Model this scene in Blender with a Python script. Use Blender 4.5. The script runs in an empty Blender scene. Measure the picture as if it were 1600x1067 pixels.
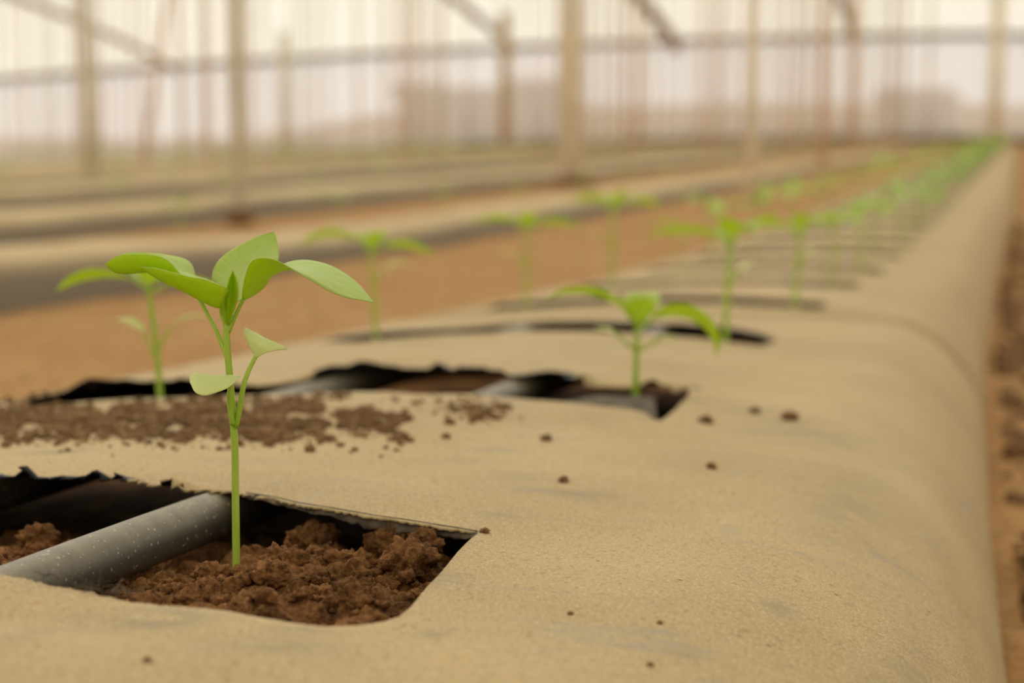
import bpy, bmesh, math, random
import numpy as np
from mathutils import Vector, Matrix, noise
from mathutils.geometry import delaunay_2d_cdt

C = bpy.context.scene.collection
rnd = random.Random(11)
PI = math.pi

# ------------------------------------------------------------------ camera model
F = 2800.0                     # focal length in pixels of the 1600 wide frame
PITCH = math.atan(333.5 / F)
HC = 0.32                      # camera height (m)
CAM = Vector((0, 0, HC))
FWD = Vector((0, math.cos(PITCH), -math.sin(PITCH)))
UP = Vector((0, math.sin(PITCH), math.cos(PITCH)))


def ray(px, py):
    return Vector((1, 0, 0)) * ((px - 800) / F) + UP * (-(py - 533.5) / F) + FWD


def W(px, py, d):
    r = ray(px, py)
    return CAM + r * (d / r.y)


# ------------------------------------------------------------------ terrain model
HEAD = 0.2817                  # the beds run along (HEAD, 1)


def row_x(y):
    return -0.268 + HEAD * y


def plane_z(y):                # level of the bed tops, dips away from the camera then levels
    if y < 2.6:
        q = 0.0357 * y
    else:
        q = 0.0357 * (2.6 + 1.2 * (1 - math.exp(-(y - 2.6) / 1.2)))
    return HC - 0.135 - q


def smooth(a, b, x):
    t = min(1, max(0, (x - a) / (b - a)))
    return t * t * (3 - 2 * t)


def nz(x, y, z=0.0):
    return noise.noise(Vector((x, y, z)))


def ground_z(w, y):
    dg = 0.08 + 0.05 * smooth(-0.4, 0.2, w)
    ex = 0.00118 * w * w if w < 0 else 0.0002 * w * w
    return plane_z(y) - dg - ex


R1, T1 = 0.13, 0.12            # right shoulder radius and where it starts
R2, T2 = 0.06, -0.40


def bed_profile(t):            # lateral coordinate -> (offset from the right row, height)
    if t > T1:
        a = (t - T1) / R1
        am = math.radians(80)
        if a < am:
            w, h = T1 + R1 * math.sin(a), -R1 * (1 - math.cos(a))
        else:
            e = (a - am) * R1
            w = T1 + R1 * math.sin(am) + e * math.cos(am)
            h = -R1 * (1 - math.cos(am)) - e * math.sin(am)
    elif t < T2:
        a = (T2 - t) / R2
        am = math.radians(75)
        if a < am:
            w, h = T2 - R2 * math.sin(a), -R2 * (1 - math.cos(a))
        else:
            e = (a - am) * R2
            w = T2 - R2 * math.sin(am) - e * math.cos(am)
            h = -R2 * (1 - math.cos(am)) - e * math.sin(am)
    else:
        w, h = t, 0.0
    k = (min(max(t, T2), T1) + 0.16) / 0.28
    h += 0.014 * (1 - k * k) - 0.009
    return w, h


def film_bumps(t, y):
    z = 0.004 * nz(t * 5, y * 4, 3.1) + 0.0016 * nz(t * 16, y * 16, 7.7)
    # lifted lips behind the first two slits
    if y < 1.7:
        z += 0.004 * math.exp(-((y - 1.40) / 0.07) ** 2) * smooth(-0.4, -0.3, t) * (1 - smooth(0.0, 0.1, t)) * (1 + 0.8 * nz(t * 22, 0, 2))
        # slack folds running to the corner of the nearest hole
        g = math.exp(-((y - 0.53 - 0.12 * (t + 0.13)) / 0.035) ** 2) * math.exp(-((t + 0.10) / 0.10) ** 2)
        z += 0.0020 * g * math.sin((y * 150 + t * 45))
    # vertical creases down the flank
    fl = smooth(0.16, 0.24, t) * (1 - smooth(0.29, 0.36, t)) * smooth(0.3, 0.6, y) * (1 - smooth(1.0, 1.6, y))
    z += 0.0
    return z, 0.0022 * fl * nz(t * 60 + y * 6, y * 5, 1.3)


def film_pt(t, y):
    w, h = bed_profile(t)
    dz, dw = film_bumps(t, y)
    wob = (0.006 * nz(y * 1.3, 5.2, 0.4) + 0.034 * (1 - smooth(0.45, 1.6, y)) - 0.028 * smooth(1.3, 3.2, y) * (1 - smooth(5, 9, y))) * smooth(0.08, 0.25, t)
    return Vector((row_x(y) + w + dw + wob, y, plane_z(y) + h + dz))


def film_hit(px, py):          # ray against the flat part of the bed top -> (t, y)
    r = ray(px, py)
    lo, hi = 0.3, 30.0
    for _ in range(60):
        y = 0.5 * (lo + hi)
        p = CAM + r * (y / r.y)
        t = p.x - row_x(y)
        if p.z > film_pt(min(max(t, T2 + 0.005), T1), y).z:
            lo = y
        else:
            hi = y
    y = 0.5 * (lo + hi)
    p = CAM + r * (y / r.y)
    return p.x - row_x(y), y


# ------------------------------------------------------------------ object helpers
def link(o, parent=None):
    C.objects.link(o)
    if parent is not None:
        o.parent = parent
    return o


def mesh_obj(name, verts, faces, mats, parent=None, smooth_=True, uvs=None, fmat=None, origin=None):
    me = bpy.data.meshes.new(name)
    if origin is not None:
        verts = [Vector(v) - origin for v in verts]
    me.from_pydata([tuple(v) for v in verts], [], faces)
    for m in (mats if isinstance(mats, (list, tuple)) else [mats]):
        me.materials.append(m)
    if smooth_:
        me.polygons.foreach_set('use_smooth', [True] * len(me.polygons))
    if fmat:
        me.polygons.foreach_set('material_index', fmat)
    if uvs:
        ul = me.uv_layers.new(name='UVMap')
        for l in me.loops:
            ul.data[l.index].uv = uvs[l.vertex_index]
    me.update()
    o = bpy.data.objects.new(name, me)
    if origin is not None:
        o.location = origin
    return link(o, parent)


def tag(o, label=None, cat=None, group=None, kind=None):
    if label: o['label'] = label
    if cat: o['category'] = cat
    if group: o['group'] = group
    if kind: o['kind'] = kind
    return o


def empty(name, loc, rz=0):
    o = bpy.data.objects.new(name, None)
    o.empty_display_size = 0.02
    o.location = loc
    o.rotation_euler = (0, 0, rz)
    return link(o)


def dup(root, loc, rz=0, sc=1.0, label=None, group=None):
    def cp(o, par):
        c = o.copy(); C.objects.link(c)
        if par is not None: c.parent = par
        for ch in o.children: cp(ch, c)
        return c
    r = cp(root, None)
    r.location = loc; r.rotation_euler = (0, 0, rz); r.scale = (sc, sc, sc)
    if label: r['label'] = label
    if group: r['group'] = group
    return r


def tube(pts, radii, n=10, caps=True):
    pts = [Vector(p) for p in pts]
    if not isinstance(radii, (list, tuple)): radii = [radii] * len(pts)
    V, Fc = [], []
    tan0 = (pts[1] - pts[0]).normalized()
    nrm = tan0.orthogonal().normalized()
    for i, p in enumerate(pts):
        a = pts[max(0, i - 1)]; b = pts[min(len(pts) - 1, i + 1)]
        tn = (b - a).normalized()
        nrm = (nrm - tn * nrm.dot(tn)).normalized()
        bn = tn.cross(nrm)
        for k in range(n):
            an = 2 * PI * k / n
            V.append(p + (nrm * math.cos(an) + bn * math.sin(an)) * radii[i])
    for i in range(len(pts) - 1):
        for k in range(n):
            Fc.append((i * n + k, i * n + (k + 1) % n, (i + 1) * n + (k + 1) % n, (i + 1) * n + k))
    if caps:
        Fc.append(tuple(range(n))[::-1])
        Fc.append(tuple((len(pts) - 1) * n + k for k in range(n)))
    return V, Fc


def catmull(P, n):
    P = [Vector(p) for p in P]
    if len(P) == 2:
        return [P[0].lerp(P[1], i / (n - 1)) for i in range(n)]
    Q = [P[0] * 2 - P[1]] + P + [P[-1] * 2 - P[-2]]
    out, m = [], len(P) - 1
    for i in range(n):
        u = i / (n - 1) * m
        k = min(int(u), m - 1); f = u - k
        a, b, c, d = Q[k], Q[k + 1], Q[k + 2], Q[k + 3]
        out.append(0.5 * ((2 * b) + (c - a) * f + (2 * a - 5 * b + 4 * c - d) * f * f + (3 * b - a - 3 * c + d) * f ** 3))
    return out


class MB:
    def __init__(s): s.V, s.F, s.U = [], [], []
    def add(s, V, Fc):
        o = len(s.V); s.V += [Vector(v) for v in V]; s.F += [tuple(i + o for i in f) for f in Fc]
    def box(s, a, b, rz=0, c=(0, 0, 0)):
        x0, y0, z0 = a; x1, y1, z1 = b
        V = [Vector(v) for v in ((x0, y0, z0), (x1, y0, z0), (x1, y1, z0), (x0, y1, z0), (x0, y0, z1), (x1, y0, z1), (x1, y1, z1), (x0, y1, z1))]
        m = Matrix.Rotation(rz, 3, 'Z')
        s.add([m @ v + Vector(c) for v in V], [(3, 2, 1, 0), (4, 5, 6, 7), (0, 1, 5, 4), (1, 2, 6, 5), (2, 3, 7, 6), (3, 0, 4, 7)])
    def build(s, name, mat, parent=None, smooth_=True, origin=None):
        return mesh_obj(name, s.V, s.F, mat, parent, smooth_, origin=origin)


# ------------------------------------------------------------------ materials
def lin(r, g, b):
    f = lambda c: (c / 255 / 12.92) if c / 255 <= 0.04045 else ((c / 255 + 0.055) / 1.055) ** 2.4
    return (f(r), f(g), f(b), 1)


class NT:
    def __init__(s, name):
        s.m = bpy.data.materials.new(name); s.m.use_nodes = True
        s.t = s.m.node_tree; s.t.nodes.clear()
        s.out = s.n('ShaderNodeOutputMaterial')
    def n(s, ty, **kw):
        o = s.t.nodes.new(ty)
        for k, v in kw.items():
            if k.startswith('i_'):
                key = k[2:].replace('_', ' ')
                o.inputs[key].default_value = v
            else: setattr(o, k, v)
        return o
    def l(s, a, b): s.t.links.new(a, b)
    def val(s, x, sock):
        if isinstance(x, bpy.types.NodeSocket): s.l(x, sock)
        else: sock.default_value = x
    def noise(s, scale, detail=4, rough=0.6, vec=None, dist=0.0):
        o = s.n('ShaderNodeTexNoise'); o.inputs['Scale'].default_value = scale
        o.inputs['Detail'].default_value = detail; o.inputs['Roughness'].default_value = rough
        o.inputs['Distortion'].default_value = dist
        if vec is not None: s.l(vec, o.inputs['Vector'])
        return o.outputs[0]
    def ramp(s, fac, stops):
        o = s.n('ShaderNodeValToRGB'); e = o.color_ramp.elements
        while len(e) < len(stops): e.new(0.5)
        for k, (p, c) in enumerate(stops):
            e[k].position = p; e[k].color = c if isinstance(c, tuple) else (c, c, c, 1)
        s.l(fac, o.inputs[0]); return o.outputs[0]
    def mix(s, fac, a, b, mode='MIX'):
        o = s.n('ShaderNodeMix', data_type='RGBA', blend_type=mode)
        s.val(fac, o.inputs[0]); s.val(a, o.inputs[6]); s.val(b, o.inputs[7]); return o.outputs[2]
    def math(s, op, a, b=0.0, c=0.0):
        o = s.n('ShaderNodeMath', operation=op)
        s.val(a, o.inputs[0]); s.val(b, o.inputs[1]); s.val(c, o.inputs[2]); return o.outputs[0]
    def pos(s, sx=1, sy=1, sz=1, rz=0):
        g = s.n('ShaderNodeNewGeometry'); m = s.n('ShaderNodeMapping')
        m.inputs['Scale'].default_value = (sx, sy, sz); m.inputs['Rotation'].default_value = (0, 0, rz)
        s.l(g.outputs['Position'], m.inputs['Vector']); return m.outputs[0]
    def bump(s, h, strength, dist, nrm=None):
        o = s.n('ShaderNodeBump'); o.inputs['Strength'].default_value = strength
        o.inputs['Distance'].default_value = dist; s.l(h, o.inputs['Height'])
        if nrm is not None: s.l(nrm, o.inputs['Normal'])
        return o.outputs[0]
    def pbr(s, col, rough=0.8, spec=0.3, nrm=None):
        p = s.n('ShaderNodeBsdfPrincipled')
        s.val(col, p.inputs['Base Color']); s.val(rough, p.inputs['Roughness'])
        p.inputs['Specular IOR Level'].default_value = spec
        if nrm is not None: s.l(nrm, p.inputs['Normal'])
        return p.outputs[0]
    def mixs(s, fac, a, b):
        o = s.n('ShaderNodeMixShader'); s.val(fac, o.inputs[0]); s.l(a, o.inputs[1]); s.l(b, o.inputs[2]); return o.outputs[0]
    def done(s, sh):
        s.l(sh, s.out.inputs[0]); return s.m


def mat_plain(name, col, rough=0.7, spec=0.3, var=0.12, scale=30):
    k = NT(name)
    n = k.noise(scale, 3, 0.6, k.pos())
    dark = tuple(c * (1 - var) for c in col[:3]) + (1,)
    lite = tuple(min(1, c * (1 + var)) for c in col[:3]) + (1,)
    return k.done(k.pbr(k.ramp(n, [(0.3, dark), (0.7, lite)]), rough, spec))


def mat_film():
    k = NT('dusty_mulch_film')
    P = k.pos()
    # wind-laid dust: warm tan, grain by grain
    grain = k.noise(1000, 2, 0.7, P)
    fine = k.noise(420, 3, 0.7, P)
    broad = k.noise(7, 4, 0.55, P)
    col = k.ramp(broad, [(0.3, lin(175, 147, 97)), (0.7, lin(194, 166, 113))])
    col = k.mix(k.ramp(grain, [(0.52, 0.0), (0.68, 0.75)]), col, lin(230, 204, 156))
    col = k.mix(k.ramp(fine, [(0.34, 0.6), (0.46, 0.0)]), col, lin(150, 116, 72))
    # rubbed patches where the grey plastic shows
    sc = k.noise(1.0, 4, 0.62, k.pos(8, 34, 20, 0.25), 0.4)
    rub = k.ramp(sc, [(0.60, 0.0), (0.68, 0.85)])
    rub = k.math('MULTIPLY', rub, k.ramp(k.noise(260, 3, 0.7, P), [(0.35, 0.35), (0.6, 1.0)]))
    col = k.mix(rub, col, lin(164, 150, 124))
    sc2 = k.noise(1.0, 3, 0.6, k.pos(55, 9, 9, 0.5), 0.3)
    rub2 = k.ramp(sc2, [(0.68, 0.0), (0.76, 0.6)])
    col = k.mix(rub2, col, lin(172, 158, 130))
    at = k.n('ShaderNodeAttribute'); at.attribute_name = 'wear_folds'  # worn grey patches together with painted fold shading
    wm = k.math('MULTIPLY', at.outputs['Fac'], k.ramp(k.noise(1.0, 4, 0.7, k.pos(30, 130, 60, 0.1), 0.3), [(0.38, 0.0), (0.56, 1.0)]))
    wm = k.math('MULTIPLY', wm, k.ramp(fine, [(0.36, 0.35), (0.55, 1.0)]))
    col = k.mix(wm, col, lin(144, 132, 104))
    # reddish soil specks
    v = k.n('ShaderNodeTexVoronoi'); v.inputs['Scale'].default_value = 150; k.l(P, v.inputs['Vector'])
    spk = k.math('MULTIPLY', k.ramp(v.outputs['Distance'], [(0.10, 1.0), (0.20, 0.0)]),
                 k.ramp(k.noise(26, 2, 0.5, P), [(0.60, 0.0), (0.68, 1.0)]))
    col = k.mix(spk, col, lin(128, 80, 42))
    st = k.ramp(k.noise(20, 5, 0.7, P, 0.5), [(0.66, 0.0), (0.76, 0.35)])
    col = k.mix(st, col, lin(176, 124, 70))
    b = k.bump(fine, 0.22, 0.0012)
    b = k.bump(grain, 0.5, 0.0008, b)
    b = k.bump(k.noise(60, 3, 0.6, P), 0.25, 0.002, b)
    return k.done(k.pbr(col, 0.82, 0.25, b))


def mat_black_film():
    k = NT('bare_black_film')
    n = k.noise(120, 3, 0.6, k.pos())
    return k.done(k.pbr(k.ramp(n, [(0.4, (0.006, 0.0055, 0.005, 1)), (0.75, (0.022, 0.018, 0.014, 1))]), 0.6, 0.25))


def mat_grey_film():
    k = NT('bare_grey_film')
    n = k.noise(90, 4, 0.6, k.pos())
    return k.done(k.pbr(k.ramp(n, [(0.35, lin(66, 58, 46)), (0.7, lin(128, 110, 84))]), 0.85, 0.15))


def mat_soil(name, c0, c1, c2, s=1.0):
    k = NT(name)
    P = k.pos()
    a = k.noise(40 * s, 5, 0.65, P)
    g = k.noise(420 * s, 3, 0.7, P)
    col = k.ramp(a, [(0.30, c0), (0.52, c1), (0.75, c2)])
    col = k.mix(k.ramp(g, [(0.45, 0.0), (0.75, 0.7)]), col, c2)
    col = k.mix(k.ramp(g, [(0.28, 0.7), (0.45, 0.0)]), col, c0)
    b = k.bump(g, 0.7, 0.002 / s)
    b = k.bump(k.noise(150 * s, 4, 0.7, P), 0.6, 0.004 / s, b)
    return k.done(k.pbr(col, 0.95, 0.12, b))


def mat_ground():
    k = NT('path_soil')
    P = k.pos()
    a = k.noise(3.0, 5, 0.6, P)
    g = k.noise(38, 5, 0.72, P)
    h = k.noise(240, 3, 0.7, P)
    col = k.ramp(a, [(0.3, lin(188, 138, 82)), (0.7, lin(202, 156, 98))])
    col = k.mix(k.ramp(g, [(0.32, 0.75), (0.48, 0.0)]), col, lin(112, 70, 42))
    col = k.mix(k.ramp(g, [(0.56, 0.0), (0.75, 0.6)]), col, lin(214, 166, 118))
    b = k.bump(g, 0.8, 0.02)
    b = k.bump(h, 0.6, 0.004, b)
    return k.done(k.pbr(col, 0.95, 0.1, b))


def mat_pipe():
    k = NT('dusty_black_pipe')
    P = k.pos()
    g = k.n('ShaderNodeNewGeometry'); sx = k.n('ShaderNodeSeparateXYZ'); k.l(g.outputs['Normal'], sx.inputs[0])
    d = k.ramp(sx.outputs[2], [(0.0, 0.15), (0.9, 0.75)])           # dust lies on the upper side
    d = k.math('MULTIPLY', d, k.ramp(k.noise(90, 4, 0.7, P), [(0.3, 0.55), (0.7, 1.0)]))
    col = k.mix(d, lin(52, 47, 38), lin(162, 144, 106))
    v = k.n('ShaderNodeTexVoronoi'); v.inputs['Scale'].default_value = 420; k.l(P, v.inputs['Vector'])
    sp = k.math('MULTIPLY', k.ramp(v.outputs['Distance'], [(0.16, 1.0), (0.30, 0.0)]), k.ramp(k.noise(300, 2, 0.5, P), [(0.5, 0.0), (0.6, 0.8)]))
    col = k.mix(sp, col, lin(206, 190, 150))
    return k.done(k.pbr(col, 0.55, 0.4, k.bump(k.noise(700, 2, 0.6, P), 0.2, 0.0006)))


def mat_leaf(name, top, under, vein, vein_s=0.5, trans=0.42):
    k = NT(name)
    uv = k.n('ShaderNodeTexCoord').outputs['UV']
    s = k.n('ShaderNodeSeparateXYZ'); k.l(uv, s.inputs[0])
    u, v = s.outputs[0], s.outputs[1]
    av = k.math('ABSOLUTE', k.math('SUBTRACT', v, 0.5))
    mid = k.ramp(av, [(0.012, 1.0), (0.035, 0.0)])
    ph = k.math('SUBTRACT', k.math('MULTIPLY', u, 8.5), k.math('MULTIPLY', av, 4.2))
    sv = k.ramp(k.math('ABSOLUTE', k.math('SUBTRACT', k.math('FRACT', ph), 0.5)), [(0.03, 1.0), (0.11, 0.0)])
    net = k.math('MULTIPLY', sv, 0.55)
    ve = k.math('MAXIMUM', mid, net)
    P = k.pos()
    mot = k.noise(160, 4, 0.6, P)
    g = k.n('ShaderNodeNewGeometry')
    col = k.mix(g.outputs['Backfacing'], top, under)
    col = k.mix(k.ramp(mot, [(0.35, 0.0), (0.75, 0.35)]), col, vein)
    col = k.mix(k.math('MULTIPLY', ve, vein_s), col, vein)
    b = k.bump(k.math('ADD', k.math('MULTIPLY', ve, -0.6), k.noise(220, 2, 0.5, P)), 0.35, 0.0012)
    pb = k.pbr(col, 0.5, 0.35, b)
    tr = k.n('ShaderNodeBsdfTranslucent'); k.l(k.mix(0.5, col, lin(200, 216, 12)), tr.inputs[0])
    return k.done(k.mixs(trans, pb, tr.outputs[0]))


def mat_stem():
    k = NT('seedling_stem')
    n = k.noise(260, 2, 0.5, k.pos(1, 1, 0.15))
    col = k.ramp(n, [(0.3, lin(166, 196, 44)), (0.7, lin(206, 222, 90))])
    pb = k.pbr(col, 0.5, 0.35)
    tr = k.n('ShaderNodeBsdfTranslucent'); tr.inputs[0].default_value = lin(176, 206, 40)
    return k.done(k.mixs(0.25, pb, tr.outputs[0]))


def mat_sheet(name, col, clear, trans_share, var=0.1, sx=0.6, sz=0.1):
    """thin plastic sheeting: part clear, part milky"""
    k = NT(name)
    n = k.noise(1.0, 4, 0.6, k.pos(sx * 4, sx * 4, sz * 4))
    dark = tuple(c * (1 - var) for c in col[:3]) + (1,)
    c = k.ramp(n, [(0.3, dark), (0.7, col)])
    d = k.n('ShaderNodeBsdfDiffuse'); k.l(c, d.inputs[0])
    t = k.n('ShaderNodeBsdfTranslucent'); k.l(c, t.inputs[0])
    tp = k.n('ShaderNodeBsdfTransparent')
    milky = k.mixs(trans_share, d.outputs[0], t.outputs[0])
    return k.done(k.mixs(clear, milky, tp.outputs[0]))


M = dict(
    film=mat_film(), black=mat_black_film(), grey=mat_grey_film(),
    soil=mat_soil('dark_planting_soil', lin(58, 36, 18), lin(118, 78, 42), lin(176, 124, 72)),
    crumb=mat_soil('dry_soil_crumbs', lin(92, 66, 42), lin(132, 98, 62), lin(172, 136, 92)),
    ground=mat_ground(), pipe=mat_pipe(), stem=mat_stem(),
    leaf=mat_leaf('leaf_green', lin(184, 212, 28), lin(188, 216, 16), lin(204, 222, 70), 0.35, 0.48),
    leaf_pale=mat_leaf('leaf_pale', lin(204, 220, 108), lin(192, 218, 20), lin(222, 230, 150), 0.45, 0.42),
    leaf_under=mat_leaf('leaf_underside', lin(192, 218, 18), lin(192, 218, 18), lin(212, 228, 66), 0.35, 0.5),
    leaf_row=mat_leaf('leaf_green_row', lin(164, 192, 66), lin(152, 184, 16), lin(200, 216, 110), 0.35, 0.38),
    coty=mat_leaf('cotyledon_pale', lin(238, 240, 150), lin(232, 238, 136), lin(232, 236, 170), 0.2, 0.3),
)

# ------------------------------------------------------------------ nearest raised bed
HOLE1 = [(-260, 760), (-120, 748), (0, 745), (60, 748), (120, 748), (200, 753), (270, 764), (330, 767), (352, 768), (380, 772), (430, 780), (470, 790), (520, 797),
         (570, 806), (640, 816), (700, 826), (748, 832),
         (735, 842), (715, 862), (690, 893), (660, 925), (640, 950), (622, 964), (600, 971), (560, 977), (510, 979), (470, 975), (420, 966), (370, 957),
         (320, 950), (250, 946), (190, 938), (130, 922), (70, 912), (0, 897), (-120, 885), (-260, 880)]
HOLE2 = [(30, 624), (90, 612), (150, 606), (210, 600), (270, 597), (350, 598), (420, 602), (470, 594), (520, 584), (560, 582), (600, 577), (650, 578), (700, 581), (740, 587),
         (780, 590), (830, 588), (866, 584), (890, 592), (930, 603), (975, 606), (1020, 603), (1050, 612), (1076, 606),
         (1076, 618), (1055, 640), (1034, 657), (1020, 655), (1010, 645), (985, 640), (940, 634), (880, 628), (800, 622), (740, 616), (660, 616), (600, 612), (560, 612), (500, 614),
         (450, 616), (380, 618), (300, 620), (220, 622), (150, 626), (90, 632), (40, 634)]
HOLE3 = [(490, 534), (560, 523), (640, 517), (700, 514), (790, 508), (860, 503), (930, 503), (1000, 505), (1060, 507), (1120, 511), (1180, 521), (1214, 533),
         (1190, 541), (1120, 532), (1060, 526), (1000, 521), (930, 518), (860, 517), (790, 519), (700, 522), (640, 526), (560, 534)]


def densify(poly, step, jag):
    pts = [film_hit(*p) for p in poly]
    out, n = [], len(pts)
    for i in range(n):
        a, b = pts[i], pts[(i + 1) % n]
        L = math.hypot(b[0] - a[0], b[1] - a[1])
        m = max(1, int(L / step))
        for k in range(m):
            f = k / m
            q = [a[0] + (b[0] - a[0]) * f, a[1] + (b[1] - a[1]) * f]
            j = jag(poly[i], poly[(i + 1) % n])
            if j:
                q[1] += rnd.uniform(-j, j) + 0.6 * j * nz(q[0] * 160, q[1] * 160, 5)
                q[0] += rnd.uniform(-j, j) * 0.3
            else:
                q[1] += 0.0008 * nz(q[0] * 140, q[1] * 140, 9)
            out.append(tuple(q))
    return out


def jag1(a, b):
    if a[1] < 832 and b[1] < 834 and a[0] < b[0]:
        return 0.0046 if a[0] < 400 else 0.0015
    if a[0] < 340 and a[1] > 870: return 0.0011
    return 0


def jag2(a, b):
    return 0.004 if a[0] < b[0] else 0.0014


polys = [densify(HOLE1, 0.0014, jag1), densify(HOLE2, 0.006, jag2), densify(HOLE3, 0.010, lambda a, b: 0.003 if a[0] < b[0] else 0.0)]


NPC = {}


def npc(poly):
    k = id(poly)
    if k not in NPC:
        A = np.array(poly); NPC[k] = (A, np.roll(A, 1, axis=0))
    return NPC[k]


def inside(p, poly):
    A, B = npc(poly); x, y = p
    m = (A[:, 1] > y) != (B[:, 1] > y)
    if not m.any(): return False
    a, b = A[m], B[m]
    return bool(np.count_nonzero(x < (b[:, 0] - a[:, 0]) * (y - a[:, 1]) / (b[:, 1] - a[:, 1]) + a[:, 0]) & 1)


def poly_dist(p, poly):
    A, B = npc(poly)
    return float(np.sqrt(((A - p) ** 2).sum(axis=1).min()))


boxes = [(min(q[0] for q in p), max(q[0] for q in p), min(q[1] for q in p), max(q[1] for q in p)) for p in polys]
TS = [T2 - 0.15, T2 - 0.11, T2 - 0.08, T2 - 0.05, T2 - 0.025, T2] + [T2 + 0.04 * i for i in range(1, 13)] + \
     [T1 + 0.02 * i for i in range(0, 13)]
Y0, Y1 = 0.25, 1.95
verts2, edges2 = [], []
for p in polys:
    o = len(verts2)
    verts2 += [Vector(q) for q in p]
    edges2 += [(o + i, o + (i + 1) % len(p)) for i in range(len(p))]
y = Y0
while y < Y1 - 1e-6:
    st = 0.0075 if y < 1.0 else 0.012
    t = TS[0]
    while t < TS[-1] + 1e-6:
        q = (t, y)
        ok = True
        if Y0 < y and TS[0] < t < TS[-1] - st:
            q = (t + rnd.uniform(-.25, .25) * st, y + rnd.uniform(-.25, .25) * st)
            for p, b, mg in zip(polys, boxes, (0.003, 0.006, 0.008)):
                if b[0] - mg < q[0] < b[1] + mg and b[2] - mg < q[1] < b[3] + mg:
                    if inside(q, p) or poly_dist(q, p) < mg: ok = False; break
        if ok: verts2.append(Vector(q))
        t += st
    y += st
for t in TS: verts2.append(Vector((t, Y1)))
ov, oe, of, *_ = delaunay_2d_cdt(verts2, edges2, [], 0, 1e-7)
fv = [film_pt(v.x, v.y) for v in ov]
for i, v in enumerate(ov):     # ragged teeth of the back lips stand up
    if -0.32 < v.x < -0.10 and 0.72 < v.y < 0.90 and poly_dist((v.x, v.y), polys[0]) < 0.0012:
        fv[i].z += 0.0062 * max(0, nz(v.x * 330, 1.5, 2) + 0.10) + 0.0006
    elif 1.24 < v.y < 1.45 and -0.4 < v.x < 0.1 and poly_dist((v.x, v.y), polys[1]) < 0.003:
        fv[i].z += 0.009 * max(0, nz(v.x * 70, 4.5, 2) + 0.15) + 0.001
# the torn back lips stand up a little and show their black side
ff, fm = [], []
lip_b = set()
for idx, f in enumerate(of):
    c = (sum(ov[i].x for i in f) / 3, sum(ov[i].y for i in f) / 3)
    skip = False; mi = 0
    for hi, (p, b) in enumerate(zip(polys, boxes)):
        if b[0] - .02 < c[0] < b[1] + .02 and b[2] - .02 < c[1] < b[3] + .02:
            if inside(c, p): skip = True; break
            ymid = 0.5 * (b[2] + b[3])
            if hi == 0:
                lim = 0.0036 if c[0] < -0.13 else -1
                back = c[1] > 0.66 + 0.0 and not (c[0] > -0.14 and c[1] < 0.70)
            elif hi == 1:
                lim = 0.009; back = c[1] > 1.25
            else:
                lim = 0.010; back = c[1] > ymid
            if back and poly_dist(c, p) < lim: mi = 1
    if skip: continue
    a, b_, c_ = (ov[i] for i in f)
    if (b_ - a).cross(c_ - a) < 0: f = list(f)[::-1]
    ff.append(tuple(f)); fm.append(mi)

bed = empty('raised_bed', (row_x(1.0) - 0.15, 1.0, 0.0))
tag(bed, 'raised planting bed in front, dusty tan film cut with slits, seedlings growing through', 'raised bed', 'raised beds')


def child(o, root=bed):        # keep world place under an un-rotated empty
    o.parent = root
    o.location = o.location - root.location
    return o


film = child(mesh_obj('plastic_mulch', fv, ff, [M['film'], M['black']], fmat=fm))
mod = film.modifiers.new('thick', 'SOLIDIFY'); mod.thickness = 0.0009; mod.offset = -1
mod.material_offset = 1; mod.material_offset_rim = 0
WEAR_FOLDS = [(890, 771, 75, 7, .9), (820, 745, 60, 8, .6), (1240, 672, 100, 17, .75), (1180, 640, 60, 6, .5), (1290, 760, 60, 60, .55), (95, 706, 45, 4, 1.0), (725, 720, 45, 6, .5),
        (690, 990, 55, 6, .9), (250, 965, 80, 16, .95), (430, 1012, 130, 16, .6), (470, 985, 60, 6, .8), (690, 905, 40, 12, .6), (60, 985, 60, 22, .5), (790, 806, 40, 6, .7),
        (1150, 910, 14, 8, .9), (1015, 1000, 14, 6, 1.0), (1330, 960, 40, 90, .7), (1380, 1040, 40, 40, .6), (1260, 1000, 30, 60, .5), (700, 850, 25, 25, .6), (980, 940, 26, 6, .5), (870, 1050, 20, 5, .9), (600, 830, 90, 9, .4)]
wl = []  # worn grey spots; the lower-left ones also paint in shading of the folds
for px, py, sx, sy, q in WEAR_FOLDS:
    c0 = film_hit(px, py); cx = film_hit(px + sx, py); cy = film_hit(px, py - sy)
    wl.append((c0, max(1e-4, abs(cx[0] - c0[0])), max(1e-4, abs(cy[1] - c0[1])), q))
wa = film.data.attributes.new('wear_folds', 'FLOAT', 'POINT')
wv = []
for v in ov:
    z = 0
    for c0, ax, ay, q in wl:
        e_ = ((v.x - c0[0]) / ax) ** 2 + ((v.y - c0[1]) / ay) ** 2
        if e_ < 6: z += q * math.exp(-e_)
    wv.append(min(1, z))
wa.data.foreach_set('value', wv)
film['label'] = 'tan dust-covered plastic film'

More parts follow.
